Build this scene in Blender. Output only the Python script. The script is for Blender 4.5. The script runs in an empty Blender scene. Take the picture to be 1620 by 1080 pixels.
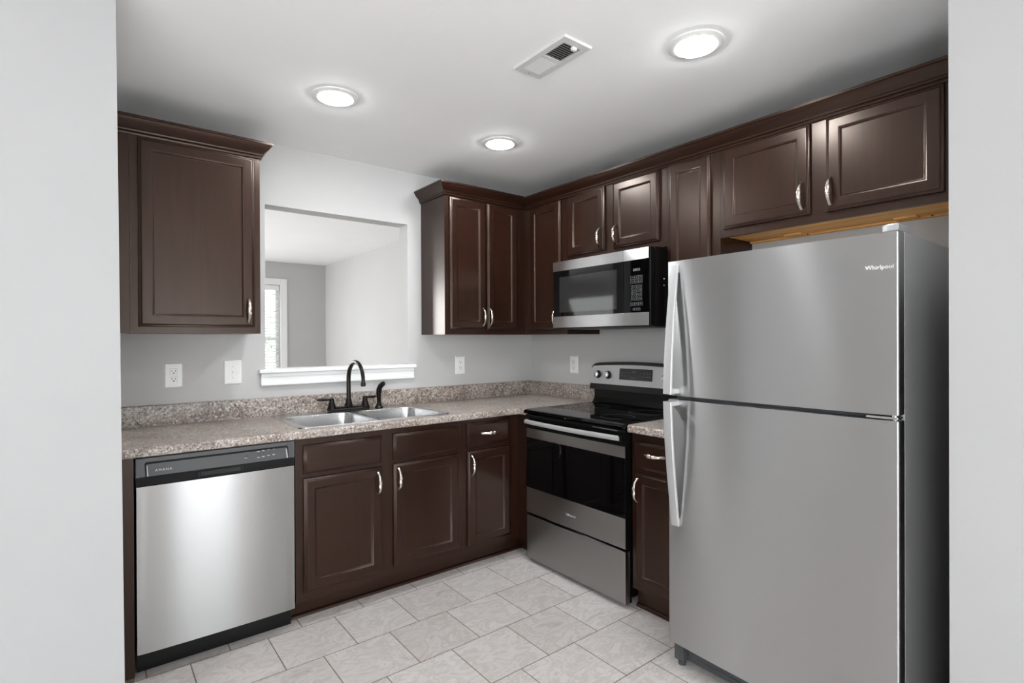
import bpy, bmesh, math, random
from mathutils import Vector, Matrix
random.seed(7)
C = bpy.context.scene
COL = C.collection
PI = math.pi

# ------------------------------------------------------------------ camera
CAM = Vector((-2.71486, -3.19386, 1.33449))
FPX = 841.268
cr = Vector((0.78668942, -0.61733382, -0.00432584))
cu = Vector((5.28174536e-03, -2.76488408e-04, 9.99986013e-01))
cf = Vector((0.61732639, 0.78670126, -0.00304309))
cd = bpy.data.cameras.new('camera')
cam = bpy.data.objects.new('camera', cd)
COL.objects.link(cam)
m = Matrix.Identity(4)
for i in range(3):
    m[i][0] = cr[i]; m[i][1] = cu[i]; m[i][2] = -cf[i]; m[i][3] = CAM[i]
cam.matrix_world = m
cd.sensor_width = 36.0
cd.lens = FPX / 1620 * 36
cd.shift_x = (810 - 808.176) / 1620
cd.clip_start = 0.02
C.camera = cam

# ------------------------------------------------------------------ world, light, exposure
w = bpy.data.worlds.new('World'); C.world = w
w.use_nodes = True
bg = w.node_tree.nodes['Background']
bg.inputs[0].default_value = (0.90, 0.96, 1.0, 1)
bg.inputs[1].default_value = 6.0
C.view_settings.view_transform = 'Standard'
C.view_settings.look = 'None'
C.view_settings.gamma = 1
C.view_settings.exposure = 0.22
LAMP = 150.0          # strength of the recessed ceiling lamps

def area(name, loc, aim, sx, sy, power, color=(1, 1, 1)):
    l = bpy.data.lights.new(name, 'AREA'); l.shape = 'RECTANGLE'
    l.size = sx; l.size_y = sy; l.energy = power; l.color = color
    o = bpy.data.objects.new(name, l); COL.objects.link(o)
    o.location = loc
    o.rotation_euler = (Vector(aim)).to_track_quat('-Z', 'Y').to_euler()
    return o
sl = bpy.data.lights.new('sun', 'SUN'); sl.energy = 50.0; sl.angle = math.radians(1.0); sl.color = (0.99, 0.995, 1.0)
so = bpy.data.objects.new('sun', sl); COL.objects.link(so)
so.rotation_euler = Vector((0.12, 1, -1.05)).to_track_quat('-Z', 'Y').to_euler()
# daylight lamps added behind the camera at an assumed patio door and window
area('added_patio_daylight', (-1.57, -7.14, 1.03), (0, 1, 0.3), 1.16, 2.0, 8, (0.96, 0.985, 1))
area('added_dining_daylight', (-5.42, -4.4, 1.45), (1, 0.25, -0.3), 0.9, 1.4, 48, (0.96, 0.985, 1))
# daylight lamps added inside the living room, where no window is built
area('added_living_daylight', (-3.3, 4.62, 1.5), (0.35, -1, -0.3), 1.6, 1.4, 150, (0.97, 0.99, 1))
area('added_living_side_light', (-4.9, 2.4, 1.4), (1, 0, -0.5), 2.0, 1.4, 28, (0.97, 0.99, 1))

# ------------------------------------------------------------------ materials
def lin(c):
    def f(x):
        x /= 255.0
        return x / 12.92 if x <= 0.04045 else ((x + 0.055) / 1.055) ** 2.4
    return (f(c[0]), f(c[1]), f(c[2]), 1)

class NT:
    def __init__(s, name):
        s.m = bpy.data.materials.new(name); s.m.use_nodes = True
        s.t = s.m.node_tree; s.n = s.t.nodes; s.b = s.n['Principled BSDF']; s.out = s.n['Material Output']
    def node(s, typ, **kw):
        nd = s.n.new(typ)
        for k, v in kw.items():
            if k.startswith('i_'):
                nd.inputs[int(k[2:])].default_value = v
            else:
                setattr(nd, k, v)
        return nd
    def link(s, a, b): s.t.links.new(a, b)
    def set(s, **kw):
        for k, v in kw.items():
            s.b.inputs[k.replace('_', ' ')].default_value = v
    def coords(s, scale=(1, 1, 1), rot=(0, 0, 0), loc=(0, 0, 0)):
        tc = s.node('ShaderNodeTexCoord'); mp = s.node('ShaderNodeMapping')
        mp.inputs['Location'].default_value = loc
        mp.inputs['Scale'].default_value = scale; mp.inputs['Rotation'].default_value = rot
        s.link(tc.outputs['Object'], mp.inputs['Vector'])
        return mp.outputs['Vector']
    def noise(s, vec, scale, detail=4, rough=0.55):
        nd = s.node('ShaderNodeTexNoise')
        nd.inputs['Scale'].default_value = scale; nd.inputs['Detail'].default_value = detail
        nd.inputs['Roughness'].default_value = rough
        s.link(vec, nd.inputs['Vector'])
        return nd.outputs['Fac']
    def ramp(s, fac, stops, interp='LINEAR'):
        r = s.node('ShaderNodeValToRGB'); r.color_ramp.interpolation = interp
        e = r.color_ramp.elements
        while len(e) < len(stops): e.new(0.5)
        for el, (p, c) in zip(e, stops):
            el.position = p; el.color = c
        s.link(fac, r.inputs['Fac'])
        return r.outputs['Color']
    def mix(s, fac, a, b, blend='MIX'):
        mx = s.node('ShaderNodeMix', data_type='RGBA', blend_type=blend)
        for sock, v in ((mx.inputs[0], fac), (mx.inputs[6], a), (mx.inputs[7], b)):
            if hasattr(v, 'links'): s.link(v, sock)
            else: sock.default_value = v
        return mx.outputs[2]
    def bump(s, h, strength, dist=0.01):
        b = s.node('ShaderNodeBump'); b.inputs['Strength'].default_value = strength
        b.inputs['Distance'].default_value = dist
        s.link(h, b.inputs['Height']); s.link(b.outputs['Normal'], s.b.inputs['Normal'])

def simple(name, rgb, rough=0.5, metal=0.0, **kw):
    t = NT(name)
    v = t.coords((1, 1, 1))
    n = t.noise(v, 60, 2)
    c = lin(rgb)
    col = t.mix(n, tuple(x * 0.95 for x in c[:3]) + (1,), tuple(min(1, x * 1.05) for x in c[:3]) + (1,))
    t.link(col, t.b.inputs['Base Color'])
    t.set(Roughness=rough, Metallic=metal, **kw)
    return t.m

def paint(name, rgb, rough=0.75, bump=0.08, sc=220):
    t = NT(name)
    v = t.coords()
    c = lin(rgb)
    n = t.noise(v, 2.0, 3)
    col = t.mix(n, tuple(x * 0.97 for x in c[:3]) + (1,), tuple(x * 1.03 for x in c[:3]) + (1,))
    t.link(col, t.b.inputs['Base Color'])
    t.set(Roughness=rough)
    t.b.inputs['Specular IOR Level'].default_value = 0.25
    t.bump(t.noise(v, sc, 3), bump, 0.002)
    return t.m

def dark_wood(name, vertical=True):
    t = NT(name)
    sc = (14, 14, 0.9) if vertical else (0.9, 0.9, 14)
    v = t.coords(sc)
    n1 = t.noise(v, 3.0, 6, 0.6)
    n2 = t.noise(t.coords(), 2.2, 3)
    col = t.ramp(n1, [(0.25, lin((25, 12, 8))), (0.75, lin((46, 24, 15)))])
    col = t.mix(t.ramp(n2, [(0.35, (0, 0, 0, 1)), (0.7, (0.5, 0.5, 0.5, 1))]), col, lin((36, 19, 13)))
    t.link(col, t.b.inputs['Base Color'])
    t.set(Roughness=0.28)
    t.b.inputs['Specular IOR Level'].default_value = 0.46
    t.b.inputs['Specular Tint'].default_value = (1.0, 0.84, 0.73, 1)
    return t.m

def stainless(name, rgb=(200, 200, 200), rough=0.32, aniso=1.0, horiz=True):
    t = NT(name)
    v = t.coords((2.5, 2.5, 900) if horiz else (900, 900, 2.5))
    n = t.noise(v, 1.0, 3)
    c = lin(rgb)
    col = t.mix(n, tuple(x * 0.98 for x in c[:3]) + (1,), tuple(min(1, x * 1.02) for x in c[:3]) + (1,))
    t.link(col, t.b.inputs['Base Color'])
    r = t.node('ShaderNodeMapRange'); r.inputs['To Min'].default_value = rough - 0.01; r.inputs['To Max'].default_value = rough + 0.01
    t.link(n, r.inputs['Value']); t.link(r.outputs[0], t.b.inputs['Roughness'])
    t.set(Metallic=1.0, Anisotropic=aniso)
    t.b.inputs['Anisotropic Rotation'].default_value = 0.25
    tg = t.node('ShaderNodeTangent', direction_type='RADIAL', axis='Z')
    t.link(tg.outputs[0], t.b.inputs['Tangent'])
    return t.m

def granite(name):
    t = NT(name)
    v = t.coords()
    n_big = t.noise(v, 7, 4, 0.6)
    n_mid = t.noise(v, 95, 6, 0.72)
    n_mid2 = t.noise(t.coords(loc=(3.1, 1.7, 0.4)), 75, 6, 0.72)
    n_fin = t.noise(v, 260, 3, 0.7)
    col = t.ramp(n_big, [(0.30, lin((126, 109, 99))), (0.5, lin((158, 144, 134))), (0.7, lin((184, 175, 166)))])
    light = t.ramp(n_mid, [(0.52, (0, 0, 0, 1)), (0.60, (1, 1, 1, 1))])
    col = t.mix(light, col, lin((218, 213, 206)))
    brown = t.ramp(n_mid2, [(0.40, (0.9, 0.9, 0.9, 1)), (0.46, (0, 0, 0, 1))])
    col = t.mix(brown, col, lin((112, 98, 90)))
    dark = t.ramp(n_mid, [(0.385, (1, 1, 1, 1)), (0.43, (0, 0, 0, 1))])
    col = t.mix(dark, col, lin((52, 46, 46)))
    spk = t.ramp(n_fin, [(0.38, (1, 1, 1, 1)), (0.43, (0, 0, 0, 1))])
    col = t.mix(spk, col, lin((72, 66, 64)))
    t.link(col, t.b.inputs['Base Color'])
    t.set(Roughness=0.30)
    return t.m

def tile_floor(name):
    t = NT(name)
    v = t.coords(loc=(0.266 + 3.0, 0.69 + 2.93, 0))
    br = t.node('ShaderNodeTexBrick', offset=0.5, offset_frequency=2, squash=1.0)
    br.inputs['Scale'].default_value = 1.0
    br.inputs['Mortar Size'].default_value = 0.0022
    br.inputs['Mortar Smooth'].default_value = 0.1
    br.inputs['Brick Width'].default_value = 0.30
    br.inputs['Row Height'].default_value = 0.293
    br.inputs['Color1'].default_value = lin((196, 190, 187)); br.inputs['Color2'].default_value = lin((207, 203, 200))
    br.inputs['Mortar'].default_value = lin((112, 98, 86))
    t.link(v, br.inputs['Vector'])
    v2 = t.coords((1, 1.6, 1))
    nd = t.node('ShaderNodeTexNoise'); nd.inputs['Scale'].default_value = 7; nd.inputs['Detail'].default_value = 9
    nd.inputs['Roughness'].default_value = 0.66; nd.inputs['Distortion'].default_value = 0.7
    t.link(v2, nd.inputs['Vector']); n = nd.outputs['Fac']
    n2 = t.noise(v2, 2.5, 3)
    mot = t.ramp(n, [(0.30, (0.68, 0.655, 0.645, 1)), (0.44, (0.97, 0.965, 0.96, 1)), (0.50, (0.80, 0.78, 0.765, 1)), (0.57, (1.0, 1.0, 1.0, 1)), (0.70, (0.72, 0.70, 0.685, 1))])
    col = t.mix(1.0, br.outputs['Color'], mot, 'MULTIPLY')
    t.link(col, t.b.inputs['Base Color'])
    t.set(Roughness=0.42)
    inv = t.node('ShaderNodeMath', operation='SUBTRACT'); inv.inputs[0].default_value = 1.0
    t.link(br.outputs['Fac'], inv.inputs[1])
    t.bump(inv.outputs[0], 0.35, 0.003)
    return t.m

def pine(name):
    t = NT(name)
    v = t.coords((18, 1.2, 18))
    n = t.noise(v, 2.5, 5)
    col = t.ramp(n, [(0.3, lin((214, 146, 72))), (0.7, lin((246, 196, 120)))])
    t.link(col, t.b.inputs['Base Color']); t.set(Roughness=0.6)
    return t.m

def emit(name, rgb, strength):
    t = NT(name)
    t.b.inputs['Base Color'].default_value = rgb + (1,)
    t.b.inputs['Emission Color'].default_value = rgb + (1,)
    t.b.inputs['Emission Strength'].default_value = strength
    return t.m

def pane_glass(name):
    t = NT(name)
    tr = t.node('ShaderNodeBsdfTransparent'); tr.inputs[0].default_value = (0.95, 0.97, 0.96, 1)
    gl = t.node('ShaderNodeBsdfGlossy'); gl.inputs['Roughness'].default_value = 0.01
    fr = t.node('ShaderNodeFresnel'); fr.inputs[0].default_value = 1.45
    mx = t.node('ShaderNodeMixShader')
    t.link(fr.outputs[0], mx.inputs[0]); t.link(tr.outputs[0], mx.inputs[1]); t.link(gl.outputs[0], mx.inputs[2])
    t.link(mx.outputs[0], t.out.inputs['Surface'])
    return t.m

M = {}
M['wall'] = paint('wall_paint', (192, 191, 190))
M['wall_dimmed'] = paint('wall_paint_darkened', (172, 172, 172))  # same paint as the other walls, colour darkened to offset strong daylight there
M['ceiling'] = paint('ceiling_paint', (246, 246, 246), 0.85, 0.25, 120)
M['trimwhite'] = paint('white_trim_paint', (238, 238, 238), 0.4, 0.02)
M['wood'] = dark_wood('espresso_wood', True)
M['woodh'] = dark_wood('espresso_wood_horizontal', False)
M['steel'] = stainless('brushed_steel', (190, 190, 190))
M['steel_dw'] = stainless('brushed_steel_dishwasher', (170, 170, 170), 0.25)
M['steel_dark'] = stainless('brushed_steel_grey', (182, 182, 182), 0.32)
M['steel_face'] = stainless('brushed_steel_fascia', (196, 196, 196), 0.5, 0.0)
M['silver'] = simple('silver_painted_metal', (190, 190, 190), 0.42, 0.55)
M['steel_smooth'] = simple('satin_steel', (205, 205, 206), 0.25, 1.0)
M['sinksteel'] = simple('sink_steel', (208, 208, 208), 0.27, 1.0)
M['nickel'] = simple('brushed_nickel', (222, 212, 200), 0.22, 1.0)
M['chrome'] = simple('chrome', (225, 225, 225), 0.08, 1.0)
M['blackglass'] = simple('black_glass', (4, 4, 5), 0.04)
M['blackglass'].node_tree.nodes['Principled BSDF'].inputs['Specular IOR Level'].default_value = 0.35
M['smokeglass'] = simple('smoked_glass_window', (38, 38, 38), 0.05)
M['black'] = simple('black_plastic', (7, 7, 7), 0.35)
M['black'].node_tree.nodes['Principled BSDF'].inputs['Specular IOR Level'].default_value = 0.3
M['blackmat'] = simple('black_matte', (10, 10, 10), 0.6)
M['blackmat'].node_tree.nodes['Principled BSDF'].inputs['Specular IOR Level'].default_value = 0.25
M['dgrey'] = simple('charcoal_plastic', (66, 68, 70), 0.35)
M['fridge_side'] = simple('textured_grey_enamel', (172, 172, 172), 0.42)
M['granite'] = granite('granite_laminate')
M['floor'] = tile_floor('stone_tile')
M['pine'] = pine('raw_pine')
M['bronze'] = simple('oil_rubbed_bronze', (28, 23, 21), 0.28, 0.6)
M['plastic'] = simple('white_plastic', (236, 236, 234), 0.35)
M['lgrey'] = simple('light_grey_plastic', (190, 190, 190), 0.4)
M['slot'] = simple('dark_slot', (20, 20, 20), 0.6)
M['lamp'] = emit('lamp_lens', (0.965, 0.985, 1.0), LAMP)
M['marks'] = simple('printed_marks', (190, 190, 190), 0.5)
M['display'] = simple('display_panel', (12, 12, 13), 0.2)
M['display'].node_tree.nodes['Principled BSDF'].inputs['Specular IOR Level'].default_value = 0.15
M['logo'] = simple('bright_lettering', (240, 240, 240), 0.3)
M['keys'] = simple('keypad_print', (128, 130, 132), 0.5)
M['marks_dim'] = simple('dim_printed_marks', (96, 98, 100), 0.5)
M['blind'] = simple('white_blind', (240, 240, 238), 0.5)
M['glass'] = pane_glass('window_glass')
M['leaf'] = simple('leaves', (112, 128, 100), 0.6)
M['lawn'] = simple('lawn_grass', (150, 156, 138), 0.9)
M['vent'] = simple('vent_enamel', (214, 214, 213), 0.45)

# ------------------------------------------------------------------ mesh building
class MB:
    def __init__(s): s.bm = bmesh.new()
    def box(s, x0, x1, y0, y1, z0, z1, bev=0.0, seg=2):
        b = bmesh.new()
        vs = [b.verts.new(p) for p in ((x0,y0,z0),(x1,y0,z0),(x1,y1,z0),(x0,y1,z0),(x0,y0,z1),(x1,y0,z1),(x1,y1,z1),(x0,y1,z1))]
        for f in ((0,3,2,1),(4,5,6,7),(0,1,5,4),(1,2,6,5),(2,3,7,6),(3,0,4,7)): b.faces.new([vs[i] for i in f])
        if bev > 0:
            bmesh.ops.bevel(b, geom=list(b.edges), offset=bev, segments=seg, profile=0.5, affect='EDGES')
        s.merge(b); return s
    def merge(s, b):
        mp = {}
        for v in b.verts: mp[v] = s.bm.verts.new(v.co)
        for f in b.faces:
            try: s.bm.faces.new([mp[v] for v in f.verts])
            except ValueError: pass
        b.free()
    def fbox(s, F, u0, u1, w0, w1, d0, d1, bev=0.0, seg=2):
        a = F(u0, w0, d0); b = F(u1, w1, d1)
        lo = [min(a[i], b[i]) for i in range(3)]; hi = [max(a[i], b[i]) for i in range(3)]
        return s.box(lo[0], hi[0], lo[1], hi[1], lo[2], hi[2], bev, seg)
    def rings(s, rings, cap0=True, cap1=True, closed=True):
        L = [[s.bm.verts.new(p) for p in r] for r in rings]
        n = len(L[0])
        for a, b in zip(L, L[1:]):
            for i in range(n if closed else n - 1):
                j = (i + 1) % n
                s.bm.faces.new((a[i], a[j], b[j], b[i]))
        if cap0: s.bm.faces.new(L[0][::-1])
        if cap1: s.bm.faces.new(L[-1])
        return s
    def prism(s, poly, axis, a0, a1, bev=0.0, seg=2):
        # poly: 2D points, extruded along axis (x: poly is (y,z); y: poly is (x,z); z: poly is (x,y))
        def P(p, a):
            if axis == 'x': return (a, p[0], p[1])
            if axis == 'y': return (p[0], a, p[1])
            return (p[0], p[1], a)
        b = bmesh.new()
        A = [b.verts.new(P(p, a0)) for p in poly]; B = [b.verts.new(P(p, a1)) for p in poly]
        n = len(poly)
        for i in range(n):
            j = (i + 1) % n
            b.faces.new((A[i], A[j], B[j], B[i]))
        f0 = b.faces.new(A[::-1]); f1 = b.faces.new(B)
        if bev > 0:
            es = list(set(list(f0.edges) + list(f1.edges)))
            bmesh.ops.bevel(b, geom=es, offset=bev, segments=seg, profile=0.5, affect='EDGES')
        s.merge(b); return s
    def tube(s, pts, rad, seg=16, flat=None, up=(0, 0, 1), caps=True):
        pts = [Vector(p) for p in pts]
        n = len(pts)
        if not hasattr(rad, '__len__'): rad = [rad] * n
        if flat is None: flat = [1.0] * n
        elif not hasattr(flat, '__len__'): flat = [flat] * n
        T = []
        for i in range(n):
            a = pts[max(0, i - 1)]; b = pts[min(n - 1, i + 1)]
            T.append((b - a).normalized())
        ref = Vector(up)
        if abs(ref.dot(T[0])) > 0.95: ref = Vector((1, 0, 0)) if abs(T[0].x) < 0.9 else Vector((0, 1, 0))
        N = (ref - T[0] * ref.dot(T[0])).normalized()
        rings = []
        for i in range(n):
            N = (N - T[i] * N.dot(T[i])).normalized()
            B = T[i].cross(N)
            rings.append([pts[i] + N * (math.cos(2*PI*k/seg) * rad[i]) + B * (math.sin(2*PI*k/seg) * rad[i] * flat[i]) for k in range(seg)])
        return s.rings(rings, caps, caps)
    def lathe(s, origin, axis, prof, seg=32, cap0=True, cap1=True):
        # prof: (radius, height along axis)
        a = Vector(axis).normalized()
        r = Vector((1, 0, 0)) if abs(a.x) < 0.9 else Vector((0, 1, 0))
        u = (r - a * r.dot(a)).normalized(); v = a.cross(u); o = Vector(origin)
        rings = [[o + a * h + (u * math.cos(2*PI*k/seg) + v * math.sin(2*PI*k/seg)) * max(rr, 1e-4) for k in range(seg)] for rr, h in prof]
        return s.rings(rings, cap0, cap1)
    def text(s, F, txt, u, wz, d, size, depth=0.0006, align='CENTER', spacing=1.0):
        cv = bpy.data.curves.new('t', 'FONT'); cv.body = txt; cv.size = size; cv.align_x = align; cv.align_y = 'CENTER'
        cv.extrude = depth / 2; cv.resolution_u = 3; cv.space_character = spacing
        o = bpy.data.objects.new('t', cv); COL.objects.link(o)
        dg = bpy.context.evaluated_depsgraph_get()
        me = bpy.data.meshes.new_from_object(o.evaluated_get(dg))
        b = bmesh.new(); b.from_mesh(me)
        for v in b.verts: v.co = Vector(F(u + v.co.x, wz + v.co.y, d + v.co.z))
        bpy.data.objects.remove(o); bpy.data.curves.remove(cv); bpy.data.meshes.remove(me)
        s.merge(b); return s

def build(name, mb, mat, parent=None, smooth=True, angle=35):
    bm = mb.bm
    bmesh.ops.recalc_face_normals(bm, faces=list(bm.faces))
    me = bpy.data.meshes.new(name)
    # origin: parent's world location (children) or the base centre of the mesh (top level)
    if parent is None:
        xs = [v.co for v in bm.verts]
        lo = Vector([min(p[i] for p in xs) for i in range(3)]); hi = Vector([max(p[i] for p in xs) for i in range(3)])
        org = Vector(((lo.x + hi.x) / 2, (lo.y + hi.y) / 2, lo.z))
    else:
        r = parent
        org = Vector((0, 0, 0))
        while r is not None:
            org += r.location; r = r.parent
    for v in bm.verts: v.co -= org
    bm.to_mesh(me); bm.free()
    if smooth:
        for p in me.polygons: p.use_smooth = True
        me.set_sharp_from_angle(angle=math.radians(angle))
    me.materials.append(mat)
    o = bpy.data.objects.new(name, me); COL.objects.link(o)
    if smooth:
        wn = o.modifiers.new('weighted_normals', 'WEIGHTED_NORMAL'); wn.keep_sharp = True
    if parent is None: o.location = org
    else: o.parent = parent
    return o

def thing(name, label, cat, loc, group=None):
    o = bpy.data.objects.new(name, None); COL.objects.link(o)
    o.location = loc; o['label'] = label; o['category'] = cat
    o.empty_display_size = 0.1
    if group: o['group'] = group
    return o
def tag(o, label, cat, group=None):
    o['label'] = label; o['category'] = cat
    if group: o['group'] = group
    return o
def struct(name, mb, mat, label=None, cat=None, smooth=False):
    o = build(name, mb, mat, None, smooth)
    o['kind'] = 'structure'
    if label: o['label'] = label; o['category'] = cat
    return o

def FB(y0): return lambda u, w, d: (u, y0 - d, w)      # plane facing the camera side (-y); u runs along +x
def FR(x0): return lambda u, w, d: (x0 - d, -u, w)     # plane facing -x; u runs towards -y (left to right as seen)

CEIL = 2.447
# ------------------------------------------------------------------ setting
struct('floor', MB().box(-5.6, 0.12, -7.1, 4.85, -0.1, 0.0), M['floor'], 'grey stone-look tile floor', 'floor')
struct('ceiling', MB().box(-5.6, 0.12, -7.1, 4.85, CEIL, CEIL + 0.12), M['ceiling'], 'flat white ceiling', 'ceiling')
# back wall with the pass-through opening
OX0, OX1, OZ0, OZ1, OT = -1.957, -1.076, 1.155, 2.10, 0.116
struct('wall_back', MB().box(-5.6, OX0, 0, OT, 0, CEIL).box(OX1, 0, 0, OT, 0, CEIL).box(OX0, OX1, 0, OT, 0, OZ0).box(OX0, OX1, 0, OT, OZ1, CEIL),
       M['wall'], 'light grey wall with a pass-through opening over the sink', 'wall')
struct('wall_right', MB().box(0, 0.12, -7.1, 4.85, 0, CEIL), M['wall'], 'light grey wall behind range and refrigerator', 'wall')
# left stub wall (slightly out of plumb, as in the photograph)
b = MB()
b.rings([[(-5.5, -1.15, 0), (-2.6425, -1.15, 0), (-2.6425, -1.05, 0), (-5.5, -1.05, 0)],
         [(-5.5, -1.15, CEIL), (-2.6558, -1.15, CEIL), (-2.6558, -1.05, CEIL), (-5.5, -1.05, CEIL)]])
b2 = MB()
b2.rings([[(-2.80, -1.05, 0), (-2.6425, -1.05, 0), (-2.6425, 0, 0), (-2.80, 0, 0)],
         [(-2.80, -1.05, CEIL), (-2.6558, -1.05, CEIL), (-2.6558, 0, CEIL), (-2.80, 0, CEIL)]])
struct('wall_left', b2, M['wall'])
struct('wall_dining', b, M['wall_dimmed'], 'white end of the partition wall at the left edge', 'wall')
struct('wall_front', MB().box(-0.95, 0, -2.92, -2.806, 0, CEIL).box(-0.95, -0.83, -7.1, -2.92, 0, CEIL), M['wall_dimmed'], 'white stub wall at the right edge beside the refrigerator', 'wall')
# dining back wall with patio door opening, dining left wall with a window opening (both behind the camera; openings added to admit daylight)
struct('wall_dining_back', MB().box(-5.6, -5.35, -7.1, -7.0, 0, CEIL).box(-3.2, -2.15, -7.1, -7.0, 0, CEIL).box(-5.35, -3.2, -7.1, -7.0, 2.06, CEIL).box(-0.99, 0, -7.1, -7.0, 0, CEIL).box(-2.15, -0.99, -7.1, -7.0, 2.06, CEIL), M['wall_dimmed'])  # wider opening on the left added only to let more sun in
struct('wall_far_left', MB().box(-5.6, -5.5, -7.1, -4.87, 0, CEIL).box(-5.6, -5.5, -3.93, 4.85, 0, CEIL).box(-5.6, -5.5, -4.87, -3.93, 0, 0.7)
       .box(-5.6, -5.5, -4.87, -3.93, 2.2, CEIL), M['wall_dimmed'])
b = MB()
for x in (-2.15, -1.787, -1.403, -1.04): b.box(x, x + 0.05, -7.07, -7.03, 0, 2.06)
b.box(-2.10, -0.99, -7.07, -7.03, 2.00, 2.06).box(-2.10, -0.99, -7.07, -7.03, 0, 0.06)
struct('door_1', b, M['trimwhite'])  # added patio door frame, stiles placed to stripe the dishwasher reflection
# living room far wall with the window seen through the opening
YF = 4.72
WX0, WX1, WZ0, WZ1 = -1.44, -0.64, 0.62, 2.12
struct('wall_living_far', MB().box(-5.5, WX0, YF, YF + 0.13, 0, CEIL).box(WX1, 0, YF, YF + 0.13, 0, CEIL).box(WX0, WX1, YF, YF + 0.13, 0, WZ0)
       .box(WX0, WX1, YF, YF + 0.13, WZ1, CEIL), M['wall'], 'grey far wall of the living room beyond the opening', 'wall')

# window in the far room: casing, sash, glass
def window_obj():
    b = MB()
    c = 0.09
    b.box(WX0 - c, WX0, YF - 0.018, YF, WZ0 - 0.02, WZ1 + c, 0.004)
    b.box(WX1, WX1 + c, YF - 0.018, YF, WZ0 - 0.02, WZ1 + c, 0.004)
    b.box(WX0, WX1, YF - 0.018, YF, WZ1, WZ1 + c, 0.004)
    b.box(WX0 - c - 0.03, WX1 + c + 0.03, YF - 0.05, YF, WZ0 - 0.045, WZ0 - 0.02, 0.004)
    b.box(WX0 - c, WX1 + c, YF - 0.016, YF, WZ0 - 0.13, WZ0 - 0.045, 0.004)
    # jambs and sash
    b.box(WX0, WX0 + 0.05, YF + 0.05, YF + 0.11, WZ0, WZ1); b.box(WX1 - 0.05, WX1, YF + 0.05, YF + 0.11, WZ0, WZ1)
    b.box(WX0, WX1, YF + 0.05, YF + 0.11, WZ0, WZ0 + 0.06); b.box(WX0, WX1, YF + 0.05, YF + 0.11, WZ1 - 0.05, WZ1)
    zm = (WZ0 + WZ1) / 2
    b.box(WX0, WX1, YF + 0.06, YF + 0.10, zm - 0.025, zm + 0.025)
    b.box(WX0, WX1, YF + 0.0, YF + 0.05, WZ0 - 0.02, WZ0)
    o = struct('window_1', b, M['trimwhite'], 'white framed window in the far living room wall', 'window')
    g = build('window_pane', MB().box(WX0 + 0.05, WX1 - 0.05, YF + 0.078, YF + 0.084, WZ0 + 0.06, WZ1 - 0.05), M['glass'], o, False)
    return o
window_obj()
t = thing('window_blind', 'white horizontal slat blind hanging in the far living room window', 'blind', ((WX0 + WX1) / 2, YF + 0.03, WZ0))
b = MB()
z = WZ0 + 0.05
while z < WZ1 - 0.09:
    zz = z
    b.rings([[(WX0 + 0.02, YF + 0.012, zz - 0.010), (WX0 + 0.02, YF + 0.036, zz + 0.006), (WX0 + 0.02, YF + 0.036, zz + 0.0085), (WX0 + 0.02, YF + 0.012, zz - 0.0075)],
             [(WX1 - 0.02, YF + 0.012, zz - 0.010), (WX1 - 0.02, YF + 0.036, zz + 0.006), (WX1 - 0.02, YF + 0.036, zz + 0.0085), (WX1 - 0.02, YF + 0.012, zz - 0.0075)]])
    z += 0.040
build('slats', b, M['blind'], t, False)
build('head_rail', MB().box(WX0 + 0.01, WX1 - 0.01, YF + 0.004, YF + 0.046, WZ1 - 0.075, WZ1 - 0.004, 0.003), M['blind'], t)
build('bottom_rail', MB().box(WX0 + 0.02, WX1 - 0.02, YF + 0.012, YF + 0.036, WZ0 + 0.004, WZ0 + 0.024, 0.003), M['blind'], t)
build('ladder_cord', MB().box(WX1 - 0.17, WX1 - 0.164, YF + 0.010, YF + 0.012, WZ0 + 0.02, WZ1 - 0.07).box(WX0 + 0.16, WX0 + 0.166, YF + 0.010, YF + 0.012, WZ0 + 0.02, WZ1 - 0.07), M['blind'], t, False)

# greenery outside that window
o = struct('lawn', MB().box(-6, 4, 4.9, 16, -0.25, -0.15), M['lawn'], 'green lawn outside the far window', 'lawn')
b = MB()
for k in range(1500):
    c = Vector((random.uniform(-3.2, 2.4), random.gauss(9.0, 0.4), 0))
    c.z = random.uniform(-0.1, 1.15 + 0.55 * math.sin(c.x * 1.9) + 0.3 * math.sin(c.x * 4.7 + 1))
    a = Vector((random.uniform(-1, 1), random.uniform(-1, 1), random.uniform(-1, 1))).normalized()
    e = a.orthogonal().normalized(); f = a.cross(e)
    s_ = random.uniform(0.05, 0.12)
    vs = [b.bm.verts.new(c + e * s_), b.bm.verts.new(c + f * s_ * 0.5), b.bm.verts.new(c - e * s_), b.bm.verts.new(c - f * s_ * 0.5)]
    b.bm.faces.new(vs)
b.box(-3.2, 2.4, 8.95, 9.05, -0.16, 0.5)
o = build('hedge', b, M['leaf'], None, False); o['kind'] = 'stuff'
tag(o, 'green hedge growing outside behind the far window blind', 'hedge')

# pass-through sill (stool + apron)
b = MB().box(-1.995, -1.028, -0.034, OT + 0.02, 1.153, 1.176, 0.006, 3)
b.box(-1.985, -1.038, -0.016, 0.0, 1.084, 1.153, 0.003)
b.box(-1.985, -1.038, -0.022, 0.0, 1.133, 1.153, 0.004)
b.box(-1.985, -1.038, -0.020, 0.0, 1.084, 1.098, 0.004)
struct('trim_1', b, M['trimwhite'], 'white wooden sill and apron of the pass-through opening', 'sill', True)

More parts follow.
